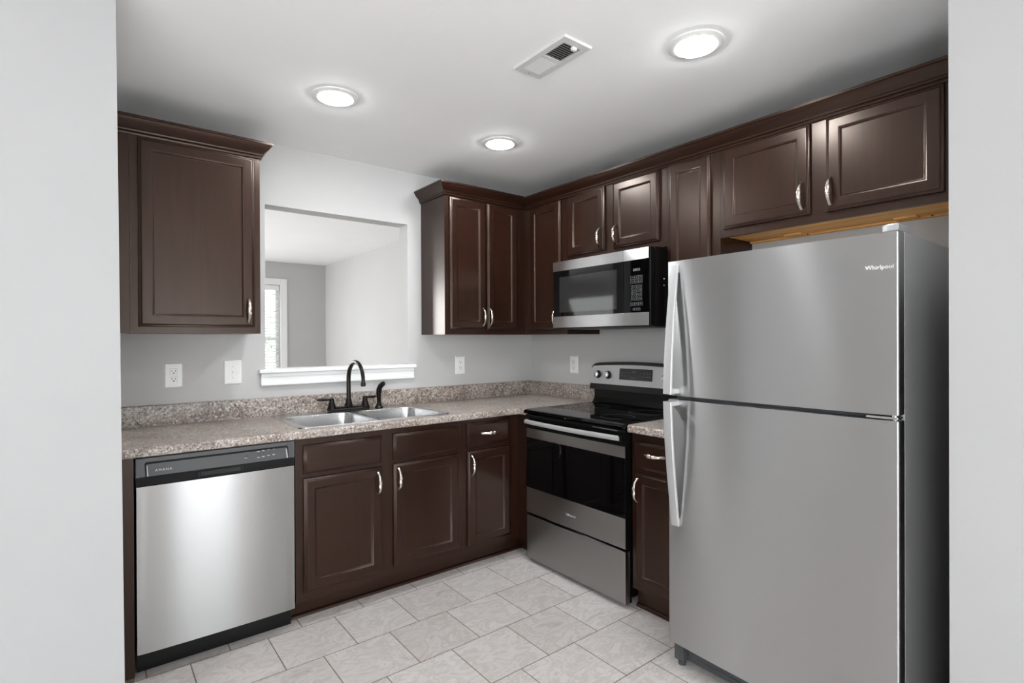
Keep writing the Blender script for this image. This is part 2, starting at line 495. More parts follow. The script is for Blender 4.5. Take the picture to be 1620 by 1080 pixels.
# ------------------------------------------------------------------ ceiling fixtures
def can_light(x, y, label, r=0.076):
    t = thing('recessed_light', label, 'ceiling light', (x, y, CEIL), 'recessed ceiling lights')
    build('trim_ring', MB().lathe((x, y, CEIL), (0, 0, -1), [(r + 0.026, 0.0), (r + 0.025, 0.004), (r + 0.016, 0.0075), (r + 0.002, 0.0095), (r, 0.006), (r, 0.0)], 48), M['plastic'], t)
    build('lens', MB().lathe((x, y, CEIL), (0, 0, -1), [(r - 0.001, 0.006), (r - 0.002, 0.0104), (r * 0.8, 0.0150), (r * 0.4, 0.0175), (0.001, 0.018)], 48), M['lamp'], t)['label'] = 'glowing white lens'
can_light(-1.840, -0.79, 'glowing round recessed ceiling light nearest the left wall cabinet')
can_light(-0.900, -0.79, 'glowing round recessed ceiling light nearest the corner wall cabinets')
can_light(-0.918, -2.045, 'glowing round recessed ceiling light in front of the refrigerator cabinet')

# ceiling air register
VX0, VX1, VY0, VY1 = -1.362, -1.216, -1.795, -1.490
t = thing('air_vent', 'white rectangular louvred air register in the ceiling', 'vent', ((VX0 + VX1) / 2, (VY0 + VY1) / 2, CEIL))
b = MB(); zf = CEIL - 0.008
ix0, ix1, iy0, iy1 = VX0 + 0.030, VX1 - 0.030, VY0 + 0.034, VY1 - 0.034
outer0 = [(VX0, VY0, CEIL), (VX1, VY0, CEIL), (VX1, VY1, CEIL), (VX0, VY1, CEIL)]
outer1 = [(VX0 + 0.004, VY0 + 0.004, zf), (VX1 - 0.004, VY0 + 0.004, zf), (VX1 - 0.004, VY1 - 0.004, zf), (VX0 + 0.004, VY1 - 0.004, zf)]
inn = [(ix0, iy0, zf), (ix1, iy0, zf), (ix1, iy1, zf), (ix0, iy1, zf)]
inn2 = [(ix0, iy0, CEIL), (ix1, iy0, CEIL), (ix1, iy1, CEIL), (ix0, iy1, CEIL)]
b.rings([outer0, outer1, inn, inn2], False, False)
ym = (iy0 + iy1) / 2
b.box(ix0, ix1, ym - 0.010, ym + 0.010, zf - 0.0005, zf + 0.003)
build('frame', b, M['vent'], t, False)
build('duct_backing', MB().box(ix0, ix1, iy0, iy1, CEIL - 0.0015, CEIL - 0.0005), M['slot'], t, False)
for side in (0, 1):
    y0, y1 = (iy0, ym - 0.010) if side == 0 else (ym + 0.010, iy1)
    n = 9
    for k in range(n):
        y = y0 + (k + 0.5) * (y1 - y0) / n
        dy = 0.0052 if side == 0 else -0.0052
        b = MB()
        b.rings([[(x, y - dy, zf - 0.0005), (x, y - dy + 0.0012, zf - 0.0005), (x, y + dy + 0.0012, CEIL - 0.0016), (x, y + dy, CEIL - 0.0016)] for x in (ix0, ix1)])
        build('louver', b, M['vent'], t, False)
build('damper_lever', MB().box(ix1 - 0.045, ix1 - 0.022, VY0 + 0.030, VY0 + 0.044, zf - 0.012, zf, 0.003), M['plastic'], t)
for y in (VY0 + 0.017, VY1 - 0.017):
    build('screw', MB().lathe(((VX0 + VX1) / 2, y, zf), (0, 0, -1), [(0.005, 0), (0.004, 0.002), (0.001, 0.0025)], 12), M['lgrey'], t)

# ------------------------------------------------------------------ electrical plates
def plate_frame(F, u, wz, wid, hei, t):
    b = MB()
    def R(i, d): return [F(u - wid/2 + i, wz - hei/2 + i, d), F(u + wid/2 - i, wz - hei/2 + i, d), F(u + wid/2 - i, wz + hei/2 - i, d), F(u - wid/2 + i, wz + hei/2 - i, d)]
    b.rings([R(0, 0), R(0, 0.002), R(0.004, 0.006), R(0.007, 0.0065)])
    build('cover_plate', b, M['plastic'], t, False)
def outlet(F, u, wz, label):
    t = thing('wall_outlet', label, 'outlet', F(u, wz - 0.06, 0), 'duplex wall outlets')
    plate_frame(F, u, wz, 0.080, 0.125, t)
    for k in (-1, 1):
        zc = wz + k * 0.020
        r = build('receptacle', MB().fbox(F, u - 0.0165, u + 0.0165, zc - 0.0165, zc + 0.0165, 0.0, 0.0085, 0.002), M['plastic'], t)
        b = MB().fbox(F, u - 0.0085, u - 0.0060, zc - 0.001, zc + 0.009, 0.006, 0.0088)
        b.fbox(F, u + 0.0060, u + 0.0085, zc - 0.001, zc + 0.008, 0.006, 0.0088)
        b.fbox(F, u - 0.003, u + 0.003, zc - 0.011, zc - 0.005, 0.006, 0.0088)
        build('slots', b, M['slot'], r, False)
outlet(FB(0), -2.395, 1.161, 'white duplex outlet on the back wall under the left wall cabinet')
outlet(FB(0), -0.669, 1.158, 'white duplex outlet on the back wall right of the pass-through sill')
outlet(FR(0), 0.470, 1.155, 'white duplex outlet on the right wall beside the range')
t = thing('light_switch', 'white single toggle switch plate left of the pass-through sill', 'switch', (-2.123, 0, 1.10))
plate_frame(FB(0), -2.123, 1.166, 0.086, 0.128, t)
build('toggle', MB().fbox(FB(0), -2.123 - 0.005, -2.123 + 0.005, 1.156, 1.180, 0.0, 0.009, 0.001).fbox(FB(0), -2.1275, -2.1185, 1.162, 1.171, 0.006, 0.017, 0.002), M['plastic'], t)
for dz in (-0.030, 0.030):
    build('screw', MB().lathe((-2.123, -0.006, 1.166 + dz), (0, -1, 0), [(0.003, 0), (0.0028, 0.0012), (0.0005, 0.0016)], 10), M['lgrey'], t)

# ------------------------------------------------------------------ cabinetry
DOOR_PROF = [(0, 0.0), (0, 0.0105), (0.0006, 0.0122), (0.0022, 0.0136), (0.0042, 0.0141), (0.0085, 0.0150), (0.0105, 0.0175), (0.0118, 0.0190), (0.0136, 0.0198), (0.016, 0.020), (0.0485, 0.020), (0.0498, 0.0196), (0.0506, 0.0186), (0.0525, 0.0182), (0.0545, 0.0172), (0.057, 0.0135), (0.0585, 0.0118), (0.061, 0.0108)]
SLAB_PROF = [(0, 0.0), (0, 0.0095), (0.001, 0.0112), (0.003, 0.0123), (0.0115, 0.0180), (0.0135, 0.0190), (0.016, 0.0195)]
def panel_mesh(F, u0, u1, w0, w1, prof):
    b = MB()
    b.rings([[F(u0 + i, w0 + i, d), F(u1 - i, w0 + i, d), F(u1 - i, w1 - i, d), F(u0 + i, w1 - i, d)] for i, d in prof])
    return b
def handle(F, u, w, vert, par, d0=0.020, L=0.112):
    # arched pull with a banded centre
    b = MB(); n = 41; pts = []; rad = []; fl = []
    for k in range(n):
        s_ = -1 + 2 * k / (n - 1)
        d = d0 + 0.002 + 0.028 * (1 - abs(s_) ** 3.2)
        a = s_ * L / 2
        pts.append(F(u, w + a, d) if vert else F(u + a, w, d))
        x = abs(s_)
        r = 0.0058 + 0.0026 * math.exp(-((x - 0.16) / 0.22) ** 2)
        if abs(x - 0.19) < 0.03 or abs(x - 0.30) < 0.02: r += 0.0010
        if abs(x - 0.245) < 0.02: r -= 0.0008
        if x > 0.8: r = 0.0056 + 0.0014 * (x - 0.8) / 0.2
        rad.append(r)
    upv = Vector(F(0, 0, 1)) - Vector(F(0, 0, 0))
    b.tube(pts, [r * 0.8 for r in rad], 12, 1.45, up=upv)
    for a in (-L/2, L/2):
        p = F(u, w + a, d0) if vert else F(u + a, w, d0)
        b.lathe(p, upv, [(0.0062, 0), (0.0058, 0.003), (0.0046, 0.005), (0.001, 0.006)], 14)
    h = build('handle', b, M['nickel'], par); h['label'] = 'brushed nickel arched pull'
    return h
def door(F, u0, u1, w0, w1, par, hand=None):
    o = build('door', panel_mesh(F, u0, u1, w0, w1, DOOR_PROF), M['wood'], par, True, 50)
    if hand: handle(F, hand[0], hand[1], True, o)
    return o
def drawer(F, u0, u1, w0, w1, par, hand=None, name='drawer_front'):
    o = build(name, panel_mesh(F, u0, u1, w0, w1, SLAB_PROF), M['woodh'], par, True, 50)
    if hand: handle(F, hand[0], hand[1], False, o)
    return o
def face_frame(F, u0, u1, w0, w1, holes, par, d=0.019):
    # grid of stiles and rails around rectangular holes (all holes given as (u0,u1,w0,w1))
    us = sorted({u0, u1} | {h[0] for h in holes} | {h[1] for h in holes})
    ws = sorted({w0, w1} | {h[2] for h in holes} | {h[3] for h in holes})
    b = MB()
    for a0, a1 in zip(us, us[1:]):
        run = None
        for c0, c1 in zip(ws, ws[1:]):
            mu, mw = (a0 + a1) / 2, (c0 + c1) / 2
            inside = any(h[0] < mu < h[1] and h[2] < mw < h[3] for h in holes)
            if not inside:
                run = (run[0], c1) if run else (c0, c1)
            if inside and run:
                b.fbox(F, a0, a1, run[0], run[1], -d, 0); run = None
        if run: b.fbox(F, a0, a1, run[0], run[1], -d, 0)
    return build('face_frame', b, M['wood'], par, False)
def carcass(F, u0, u1, w0, w1, dep, par, open_top=False, d0=0.019, name='cabinet_box', tk=0.012):
    b = MB()
    b.fbox(F, u0, u0 + tk, w0, w1, -dep, -d0); b.fbox(F, u1 - tk, u1, w0, w1, -dep, -d0)
    b.fbox(F, u0 + tk, u1 - tk, w0, w1, -dep, -dep + 0.006)
    b.fbox(F, u0 + tk, u1 - tk, w0, w0 + tk, -dep + 0.006, -d0)
    if not open_top: b.fbox(F, u0 + tk, u1 - tk, w1 - tk, w1, -dep + 0.006, -d0)
    return build(name, b, M['wood'], par, False)
def crown_mesh(path):
    prof = [(0.0005, 2.250), (0.009, 2.250), (0.011, 2.256), (0.010, 2.261), (0.016, 2.264), (0.0175, 2.270), (0.016, 2.275), (0.022, 2.281), (0.033, 2.291),
            (0.042, 2.303), (0.0465, 2.3135), (0.0515, 2.3145), (0.0515, 2.326), (0.0005, 2.326)]
    P = [Vector((p[0], p[1])) for p in path]
    offs = []
    for i, p in enumerate(P):
        ns = []
        if i > 0: d = (P[i] - P[i-1]).normalized(); ns.append(Vector((d.y, -d.x)))
        if i < len(P) - 1: d = (P[i+1] - P[i]).normalized(); ns.append(Vector((d.y, -d.x)))
        if len(ns) == 1: offs.append(ns[0])
        else:
            mm = ns[0] + ns[1]; offs.append(mm / (mm.dot(ns[0])))
    b = MB()
    b.rings([[(p.x + o.x * a, p.y + o.y * a, z) for a, z in prof] for p, o in zip(P, offs)])
    return b

ZB, ZT = 1.371, 2.286
UF = -0.305
# A: left wall cabinet
XL = -2.052
t = thing('wall_cabinet', 'dark brown one-door wall cabinet left of the pass-through opening', 'cabinet', (-2.32, -0.15, ZB))
F = FB(UF)
carcass(F, -2.588, XL, ZB, ZT, 0.304, t)
face_frame(F, -2.588, XL, ZB, ZT, [(-2.535, -2.105, ZB + 0.05, ZT - 0.05)], t)
door(F, -2.557, -2.080, 1.401, 2.244, t, (-2.111, 1.484))
build('filler_strip', MB().box(-2.640, -2.589, UF + 0.001, UF + 0.02, ZB, ZT), M['wood'], t, False)
build('crown', crown_mesh([(-2.640, UF), (XL, UF), (XL, -0.001)]), M['woodh'], t, True, 25)
# B: wall cabinet right of the opening
XU = -0.975
t = thing('wall_cabinet', 'dark brown two-door wall cabinet right of the pass-through opening', 'cabinet', (-0.64, -0.15, ZB))
carcass(F, XU, -0.322, ZB, ZT, 0.304, t)
face_frame(F, XU, -0.3055, ZB, ZT, [(-0.925, -0.40, ZB + 0.05, ZT - 0.05)], t)
door(F, -0.944, -0.6645, 1.404, 2.241, t, (-0.694, 1.486))
door(F, -0.654, -0.395, 1.404, 2.241, t, (-0.648, 1.486) if False else (-0.640, 1.486))
# right-hand run
F = FR(UF)
t = thing('wall_cabinet', 'dark brown narrow corner wall cabinet left of the microwave', 'cabinet', (-0.15, -0.52, ZB))
carcass(F, 0.322, 0.716, ZB, ZT, 0.304, t)
face_frame(F, 0.3056, 0.716, ZB, ZT, [(0.40, 0.63, ZB + 0.05, ZT - 0.05)], t)
door(F, 0.357, 0.668, 1.402, 2.246, t, (0.628, 1.478))
t = thing('wall_cabinet', 'dark brown short two-door wall cabinet right above the microwave', 'cabinet', (-0.15, -1.10, 1.829))
carcass(F, 0.717, 1.479, 1.829, ZT, 0.304, t)
face_frame(F, 0.717, 1.479, 1.829, ZT, [(0.77, 1.01, 1.87, ZT - 0.05), (1.15, 1.40, 1.87, ZT - 0.05)], t)
door(F, 0.733, 1.047, 1.866, 2.250, t, (1.016, 1.945))
door(F, 1.112, 1.435, 1.866, 2.250, t, (1.141, 1.945))
t = thing('wall_cabinet', 'dark brown narrow one-door wall cabinet between microwave and refrigerator', 'cabinet', (-0.15, -1.63, ZB))
carcass(F, 1.480, 1.784, ZB, ZT, 0.304, t)
face_frame(F, 1.480, 1.784, ZB, ZT, [(1.53, 1.70, ZB + 0.05, ZT - 0.05)], t)
door(F, 1.497, 1.737, 1.404, 2.248, t)
t = thing('wall_cabinet', 'dark brown wide two-door cabinet with pine underside above the refrigerator', 'cabinet', (-0.15, -2.24, 1.829))
carcass(F, 1.785, 2.700, 1.845, ZT, 0.304, t)
face_frame(F, 1.785, 2.700, 1.826, ZT, [(1.83, 2.17, 1.89, ZT - 0.05), (2.30, 2.62, 1.89, ZT - 0.05)], t)
door(F, 1.806, 2.202, 1.863, 2.247, t, (2.170, 1.946))
door(F, 2.264, 2.655, 1.860, 2.247, t, (2.283, 1.942))
b = MB().box(-0.286, -0.002, -2.700, -1.785, 1.838, 1.8445)
b.box(-0.024, -0.002, -2.700, -1.785, 1.829, 1.838)
b.box(-0.286, -0.024, -2.700, -2.688, 1.829, 1.838)
for y in (-2.02, -2.47): b.box(-0.075, -0.024, y - 0.04, y + 0.04, 1.830, 1.838)
u = build('underside', b, M['pine'], t, False); u['label'] = 'raw pine underside with cleats'
for y in (-2.07, -2.55):
    build('screw_hole', MB().lathe((-0.0245, y, 1.8335), (-1, 0, 0), [(0.0035, 0), (0.0035, 0.0008)], 12), M['slot'], t)
# long crown over the connected cabinets
o = build('crown_moulding', crown_mesh([(XU, -0.001), (XU, UF), (UF, UF), (UF, -2.800)]), M['woodh'], None, True, 25)
tag(o, 'dark brown crown moulding running over the corner and right-hand wall cabinets', 'moulding')

# base cabinets
BF, CT = -0.610, 0.914
F = FB(BF)
KICK = 0.100
t = thing('base_cabinet', 'dark brown two-door sink base cabinet right of the dishwasher', 'cabinet', (-1.51, -0.30, 0))
carcass(F, -1.975, -1.050, KICK, 0.876, 0.605, t, True)
face_frame(F, -1.975, -1.050, KICK, 0.876, [(-1.90, -1.58, 0.16, 0.66), (-1.44, -1.10, 0.16, 0.66), (-1.90, -1.58, 0.72, 0.83), (-1.44, -1.10, 0.72, 0.83)], t)
drawer(F, -1.941, -1.547, 0.704, 0.841, t, None, 'false_drawer_front')
drawer(F, -1.482, -1.079, 0.706, 0.843, t, None, 'false_drawer_front')
door(F, -1.941, -1.546, 0.141, 0.684, t, (-1.571, 0.602))
door(F, -1.482, -1.078, 0.150, 0.686, t, (-1.457, 0.606))
build('toe_kick', MB().box(-1.975, -1.050, -0.537, -0.525, 0, KICK), M['woodh'], t, False)
t = thing('base_cabinet', 'dark brown narrow drawer and door base cabinet in the corner left of the range', 'cabinet', (-0.83, -0.30, 0))
carcass(F, -1.049, -0.640, KICK, 0.876, 0.605, t)
face_frame(F, -1.049, -0.610, KICK, 0.876, [(-0.99, -0.74, 0.16, 0.66), (-0.99, -0.74, 0.72, 0.83)], t)
drawer(F, -1.020, -0.713, 0.714, 0.851, t, (-0.868, 0.787))
door(F, -1.018, -0.704, 0.142, 0.690, t, (-0.993, 0.608))
build('toe_kick', MB().box(-1.049, -0.545, -0.537, -0.525, 0, KICK), M['woodh'], t, False)
build('corner_filler', MB().box(-0.6295, -0.6105, -0.7165, -0.611, KICK, 0.876).box(-0.557, -0.545, -0.7165, -0.538, 0, KICK), M['wood'], t, False)
t = thing('base_cabinet', 'dark brown narrow base cabinet with drawer between range and refrigerator', 'cabinet', (-0.30, -1.64, 0))
F = FR(BF)
carcass(F, 1.486, 1.790, KICK, 0.876, 0.605, t)
face_frame(F, 1.486, 1.790, KICK, 0.876, [(1.54, 1.74, 0.16, 0.66), (1.54, 1.74, 0.72, 0.83)], t)
drawer(F, 1.512, 1.775, 0.702, 0.834, t, (1.634, 0.782))
door(F, 1.511, 1.775, 0.126, 0.682, t, (1.533, 0.598))
build('toe_kick', MB().box(-0.570, -0.558, -1.790, -1.486, 0, KICK), M['woodh'], t, False)
t = thing('end_panel', 'dark brown narrow floor-length panel left of the dishwasher', 'panel', (-2.615, -0.32, 0))
build('panel', MB().box(-2.640, -2.594, -0.630, -0.02, 0, 0.8755), M['wood'], t, False)
build('shoe_moulding', MB().prism([(-0.6305, 0), (-0.640, 0), (-0.6385, 0.008), (-0.634, 0.014), (-0.6305, 0.016)], 'x', -2.640, -2.594), M['woodh'], t)
# shoe moulding along the toe kicks
b = MB()
b.prism([(-0.5375, 0), (-0.551, 0), (-0.5495, 0.008), (-0.545, 0.014), (-0.5375, 0.017)], 'x', -1.984, -0.560)
struct('baseboard_back', b, M['woodh'], 'dark brown shoe moulding along the back base cabinets', 'baseboard', True)
b = MB()
b.prism([(-0.5705, 0), (-0.583, 0), (-0.5815, 0.008), (-0.577, 0.014), (-0.5705, 0.017)], 'y', -1.790, -1.486)
struct('baseboard_right', b, M['woodh'], 'dark brown shoe moulding under the small base cabinet', 'baseboard', True)

# countertops
def front_profile(a_front, sgn=1):
    # rounded postformed edge: list of (coordinate, z)
    p = []
    for k in range(7):
        an = PI/2 * k / 6
        p.append((a_front + 0.012 - 0.012 * math.sin(an), 0.902 + 0.012 * math.cos(an)))
    for k in range(5):
        an = PI/2 * k / 4
        p.append((a_front + 0.007 - 0.007 * math.cos(an), 0.883 - 0.007 * math.sin(an)))
    return p
t = thing('countertop', 'long granite-look laminate countertop with backsplash around the sink and corner', 'countertop', (-1.4, -0.3, 0.876))
b = MB()
pr = front_profile(-0.648)
b.prism([(-0.560, 0.914)] + pr + [(-0.560, 0.876)], 'x', -2.640, -0.648)
b.box(-2.640, -1.925, -0.560, -0.020, 0.8765, 0.914)
b.box(-1.120, -0.648, -0.560, -0.020, 0.8765, 0.914)
b.box(-1.925, -1.120, -0.050, -0.020, 0.8765, 0.914)
b.box(-0.648, -0.020, -0.7155, -0.020, 0.8765, 0.914, 0.0015)
build('worktop', b, M['granite'], t, True, 40)
b = MB()
b.prism([(-0.001, 0.8765), (-0.020, 0.8765), (-0.020, 1.010), (-0.018, 1.0145), (-0.0135, 1.0165), (-0.001, 1.0165)], 'x', -2.640, -0.001)
b.prism([(-0.001, 0.8765), (-0.020, 0.8765), (-0.020, 1.010), (-0.018, 1.0145), (-0.0135, 1.0165), (-0.001, 1.0165)], 'y', -0.7155, -0.020)
build('backsplash', b, M['granite'], t, True, 40)
t = thing('countertop', 'short granite-look countertop piece between range and refrigerator', 'countertop', (-0.3, -1.64, 0.876))
b = MB()
b.prism([(-0.560, 0.914)] + pr + [(-0.560, 0.876)], 'y', -1.800, -1.487)
b.box(-0.560, -0.020, -1.800, -1.487, 0.8765, 0.914)
build('worktop', b, M['granite'], t, True, 40)
build('backsplash', MB().box(-0.020, -0.001, -1.800, -1.487, 0.8765, 1.0165, 0.002), M['granite'], t)

# ------------------------------------------------------------------ sink and taps
def rrect(x0, x1, y0, y1, r, z, n=6):
    rs = r if hasattr(r, '__len__') else (r,) * 4   # corners: (x1,y1) (x0,y1) (x0,y0) (x1,y0)
    pts = []
    for (cx, cy, a0), rr in zip(((x1, y1, 0), (x0, y1, PI/2), (x0, y0, PI), (x1, y0, 1.5*PI)), rs):
        sx = -1 if cx == x1 else 1; sy = -1 if cy == y1 else 1
        ox, oy = cx + sx * rr, cy + sy * rr
        for k in range(n + 1):
            a = a0 + PI/2 * k / n
            pts.append((ox + rr * math.cos(a), oy + rr * math.sin(a), z))
    return pts
SX0, SX1, SY0, SY1 = -1.950, -1.100, -0.590, -0.034
XM = -1.525
t = thing('kitchen_sink', 'double-bowl stainless steel sink set in the countertop', 'sink', (XM, -0.31, 0.70))
zr = 0.918
bowls = ((-1.905, -1.545, -0.555, -0.150), (-1.505, -1.145, -0.555, -0.150))
b = MB()
for i, (hx0, hx1) in enumerate(((SX0, XM), (XM, SX1))):
    ro = (0.0005, 0.04, 0.04, 0.0005) if i == 0 else (0.04, 0.0005, 0.0005, 0.04)
    dx0 = 0.008 if i == 0 else 0; dx1 = 0 if i == 0 else 0.008
    B = bowls[i]
    b.rings([rrect(hx0, hx1, SY0, SY1, ro, 0.9145), rrect(hx0 + dx0*0.4, hx1 - dx1*0.4, SY0 + 0.003, SY1 - 0.003, ro, 0.9185),
             rrect(hx0 + dx0, hx1 - dx1, SY0 + 0.008, SY1 - 0.008, ro, zr - 0.001), rrect(B[0] - 0.008, B[1] + 0.008, B[2] - 0.008, B[3] + 0.008, 0.068, zr - 0.001),
             rrect(B[0] - 0.003, B[1] + 0.003, B[2] - 0.003, B[3] + 0.003, 0.063, zr - 0.002), rrect(B[0], B[1], B[2], B[3], 0.06, zr - 0.006)], False, False)
build('rim', b, M['sinksteel'], t, True, 50)
for B in bowls:
    b = MB()
    g = lambda i, z, r: rrect(B[0] + i, B[1] - i, B[2] + i, B[3] - i, r, z)
    b.rings([g(0, zr - 0.006, 0.06), g(0.004, 0.86, 0.06), g(0.012, 0.775, 0.06), g(0.022, 0.752, 0.055), g(0.045, 0.740, 0.045), g(0.10, 0.737, 0.04)], False, True)
    o = build('bowl', b, M['sinksteel'], t, True, 60)
    cx, cy = (B[0] + B[1]) / 2, (B[2] + B[3]) / 2
    build('drain', MB().lathe((cx, cy, 0.7372), (0, 0, 1), [(0.043, 0), (0.042, 0.003), (0.036, 0.003), (0.034, 0.001), (0.012, 0.001), (0.010, 0.006), (0.001, 0.007)], 28), M['chrome'], o)

t = thing('faucet', 'dark bronze gooseneck bridge faucet behind the sink', 'faucet', (-1.515, -0.095, 0.918))
fx, fy = -1.515, -0.090
build('bridge_base', MB().box(fx - 0.125, fx + 0.125, fy - 0.024, fy + 0.024, 0.9186, 0.934, 0.006, 3).box(fx - 0.118, fx + 0.118, fy - 0.017, fy + 0.017, 0.934, 0.945, 0.005, 3), M['bronze'], t)
pts = [(fx, fy, 0.945), (fx, fy, 1.00), (fx, fy, 1.05), (fx, fy, 1.105)]
rad = [0.0125] * 4
R_ = 0.105
for k in range(1, 21):
    a = PI - (PI + 0.12) * k / 20
    pts.append((fx + 0.004 * k / 20, fy - R_ - R_ * math.cos(a), 1.105 + R_ * math.sin(a)))
    rad.append(0.0125 - 0.0022 * k / 20)
b = MB().tube(pts, rad, 18, up=(1, 0, 0))
b.lathe((fx, fy, 0.942), (0, 0, 1), [(0.026, 0), (0.025, 0.006), (0.019, 0.022), (0.0155, 0.040), (0.0135, 0.052)], 24)
p = Vector(pts[-1]); dv = (Vector(pts[-1]) - Vector(pts[-2])).normalized()
sp = build('spout', b, M['bronze'], t, True, 45)
build('aerator', MB().lathe(p - dv * 0.004, dv, [(0.0125, 0), (0.0142, 0.004), (0.0142, 0.016), (0.0128, 0.022), (0.0080, 0.0235)], 20), M['bronze'], sp)
for s_ in (-1, 1):
    hx = fx + s_ * 0.102
    b = MB().lathe((hx, fy, 0.933), (0, 0, 1), [(0.028, 0), (0.027, 0.005), (0.022, 0.016), (0.0165, 0.034), (0.0135, 0.046), (0.0150, 0.050), (0.0150, 0.056), (0.010, 0.064), (0.001, 0.066)], 24)
    v = build('valve', b, M['bronze'], t)
    if s_ < 0:
        pts = [(hx, fy, 0.988), (hx - 0.018, fy, 0.990), (hx - 0.035, fy - 0.002, 0.990), (hx - 0.060, fy - 0.004, 0.992), (hx - 0.078, fy - 0.005, 0.994), (hx - 0.086, fy - 0.005, 0.995)]
    else:
        pts = [(hx, fy, 0.988), (hx + 0.012, fy - 0.010, 0.990), (hx + 0.022, fy - 0.020, 0.990), (hx + 0.038, fy - 0.036, 0.992), (hx + 0.046, fy - 0.046, 0.994), (hx + 0.050, fy - 0.052, 0.995)]
    build('lever', MB().tube(pts, [0.0075, 0.006, 0.0075, 0.0085, 0.0075, 0.003], 14), M['bronze'], v)
t = thing('side_sprayer', 'dark bronze pull-out side sprayer right of the faucet', 'sprayer', (-1.320, -0.085, 0.918))
sx, sy = -1.320, -0.085
build('base_collar', MB().lathe((sx, sy, 0.9172), (0, 0, 1), [(0.026, 0), (0.026, 0.004), (0.021, 0.010), (0.016, 0.020), (0.015, 0.030)], 24), M['bronze'], t)
build('spray_head', MB().tube([(sx, sy, 0.945), (sx - 0.001, sy, 0.975), (sx - 0.002, sy, 1.005), (sx - 0.001, sy - 0.002, 1.030), (sx + 0.006, sy - 0.010, 1.052), (sx + 0.016, sy - 0.022, 1.066), (sx + 0.022, sy - 0.030, 1.069)],
      [0.0115, 0.0135, 0.0155, 0.0165, 0.0165, 0.0155, 0.013], 18), M['bronze'], t)
build('trigger', MB().tube([(sx + 0.006, sy - 0.016, 1.050), (sx + 0.006, sy - 0.022, 1.035), (sx + 0.004, sy - 0.021, 1.010)], [0.005, 0.005, 0.004], 10), M['bronze'], t)

# ------------------------------------------------------------------ dishwasher
DX0, DX1, DY = -2.589, -1.987, -0.645
t = thing('dishwasher', 'stainless steel dishwasher with charcoal control strip under the left countertop', 'dishwasher', (-2.288, -0.33, 0))
build('tub', MB().box(DX0 + 0.006, DX1 - 0.006, -0.600, -0.03, 0.03, 0.866), M['black'], t, False)
F = FB(DY)
def bow(u, c, h, k): return k * (1 - ((u - c) / h) ** 2)
cxd = (DX0 + DX1) / 2; hd = (DX1 - DX0) / 2
n = 24
poly = [(DX0 + 0.002, DY + 0.030)]
for k in range(n + 1):
    u = DX0 + 0.003 + (DX1 - DX0 - 0.006) * k / n
    poly.append((u, DY - bow(u, cxd, hd, 0.006)))
poly.append((DX1 - 0.002, DY + 0.030))
dpanel = build('door_panel', MB().prism(poly, 'z', 0.099, 0.760, 0.002), M['steel_dw'], t, True, 40)
b = MB()
# charcoal fascia with a recessed field
b.box(DX0, DX1, DY - 0.002, DY + 0.030, 0.762, 0.797, 0.002)
fas = build('handle_band', b, M['blackmat'], t)
cp = panel_mesh(F, DX0, DX1, 0.797, 0.873, [(0, -0.03), (0, 0.0), (0.002, 0.002)])
ctl = build('control_panel', cp, M['dgrey'], t, False)
F2 = FB(DY - 0.002)
b = MB()
b.prism([(DX0 + 0.032, 0.7985), (DX0 + 0.030, 0.850), (DX0 + 0.034, 0.856), (DX1 - 0.034, 0.856), (DX1 - 0.030, 0.850), (DX1 - 0.026, 0.7985), (DX1 - 0.030, 0.7985), (DX1 - 0.036, 0.848), (DX0 + 0.036, 0.848), (DX0 + 0.038, 0.7985)], 'y', DY - 0.0035, DY - 0.0021)
build('fascia_outline', b, M['blackmat'], ctl, False)
b = MB()
b.prism([(DX0 + 0.0375, 0.800), (DX0 + 0.036, 0.842), (DX0 + 0.0395, 0.842), (DX0 + 0.042, 0.800)], 'y', DY - 0.0034, DY - 0.0021)
build('fascia_highlight', b, M['marks'], ctl, False)
b = MB()
b.prism([(DX1 - 0.0295, 0.800), (DX1 - 0.036, 0.842), (DX1 - 0.039, 0.842), (DX1 - 0.035, 0.800)], 'y', DY - 0.0034, DY - 0.0021)
build('fascia_highlight', b, M['marks'], ctl, False)
b = MB().text(F2, 'AMANA', -2.4955, 0.8195, 0.0004, 0.0135, 0.0006, 'CENTER', 1.35)
build('logo_lettering', b, M['marks'], ctl, False)['label'] = 'pale grey maker lettering'
# pocket handle
b = MB()
b.rings([[F2(u0, w0, d) for u0, w0 in ((-2.375 + i, 0.768 + i * 0.5), (-2.205 - i, 0.768 + i * 0.5), (-2.205 - i, 0.790 - i * 0.3), (-2.375 + i, 0.790 - i * 0.3))] for i, d in ((0, 0.0005), (0, 0.006), (0.004, 0.007), (0.008, 0.002))])
build('pocket_handle', b, M['slot'], fas, False)
for k in range(5):
    u = (-2.192, -2.142, -2.122, -2.100, -2.078)[k]
    z = (0.832, 0.832, 0.833, 0.835, 0.837)[k]
    r = 0.009 if k == 0 else 0.0055
    build('button', MB().lathe(F2(u, z, 0), (0, -1, 0), [(r, 0), (r * 0.95, 0.002), (r * 0.6, 0.0028), (0.0005, 0.003)], 18), M['dgrey'] if k else M['dgrey'], ctl)
for k in range(5):
    u = (-2.192, -2.142, -2.122, -2.100, -2.078)[k]; z = (0.8485, 0.8435, 0.845, 0.847, 0.848)[k]
    for dz, hh in ((0.0, 0.0022), (-0.026, 0.0017)):
        b = MB()
        for q in range(3): b.fbox(F2, u - 0.006 + q * 0.004, u - 0.0030 + q * 0.004, z + dz, z + dz + hh, 0, 0.0005)
        b.fbox(F2, u - 0.006, u + 0.005, z + dz - 0.0008, z + dz, 0, 0.0005)
        build('printed_symbol', b, M['marks'], ctl, False)
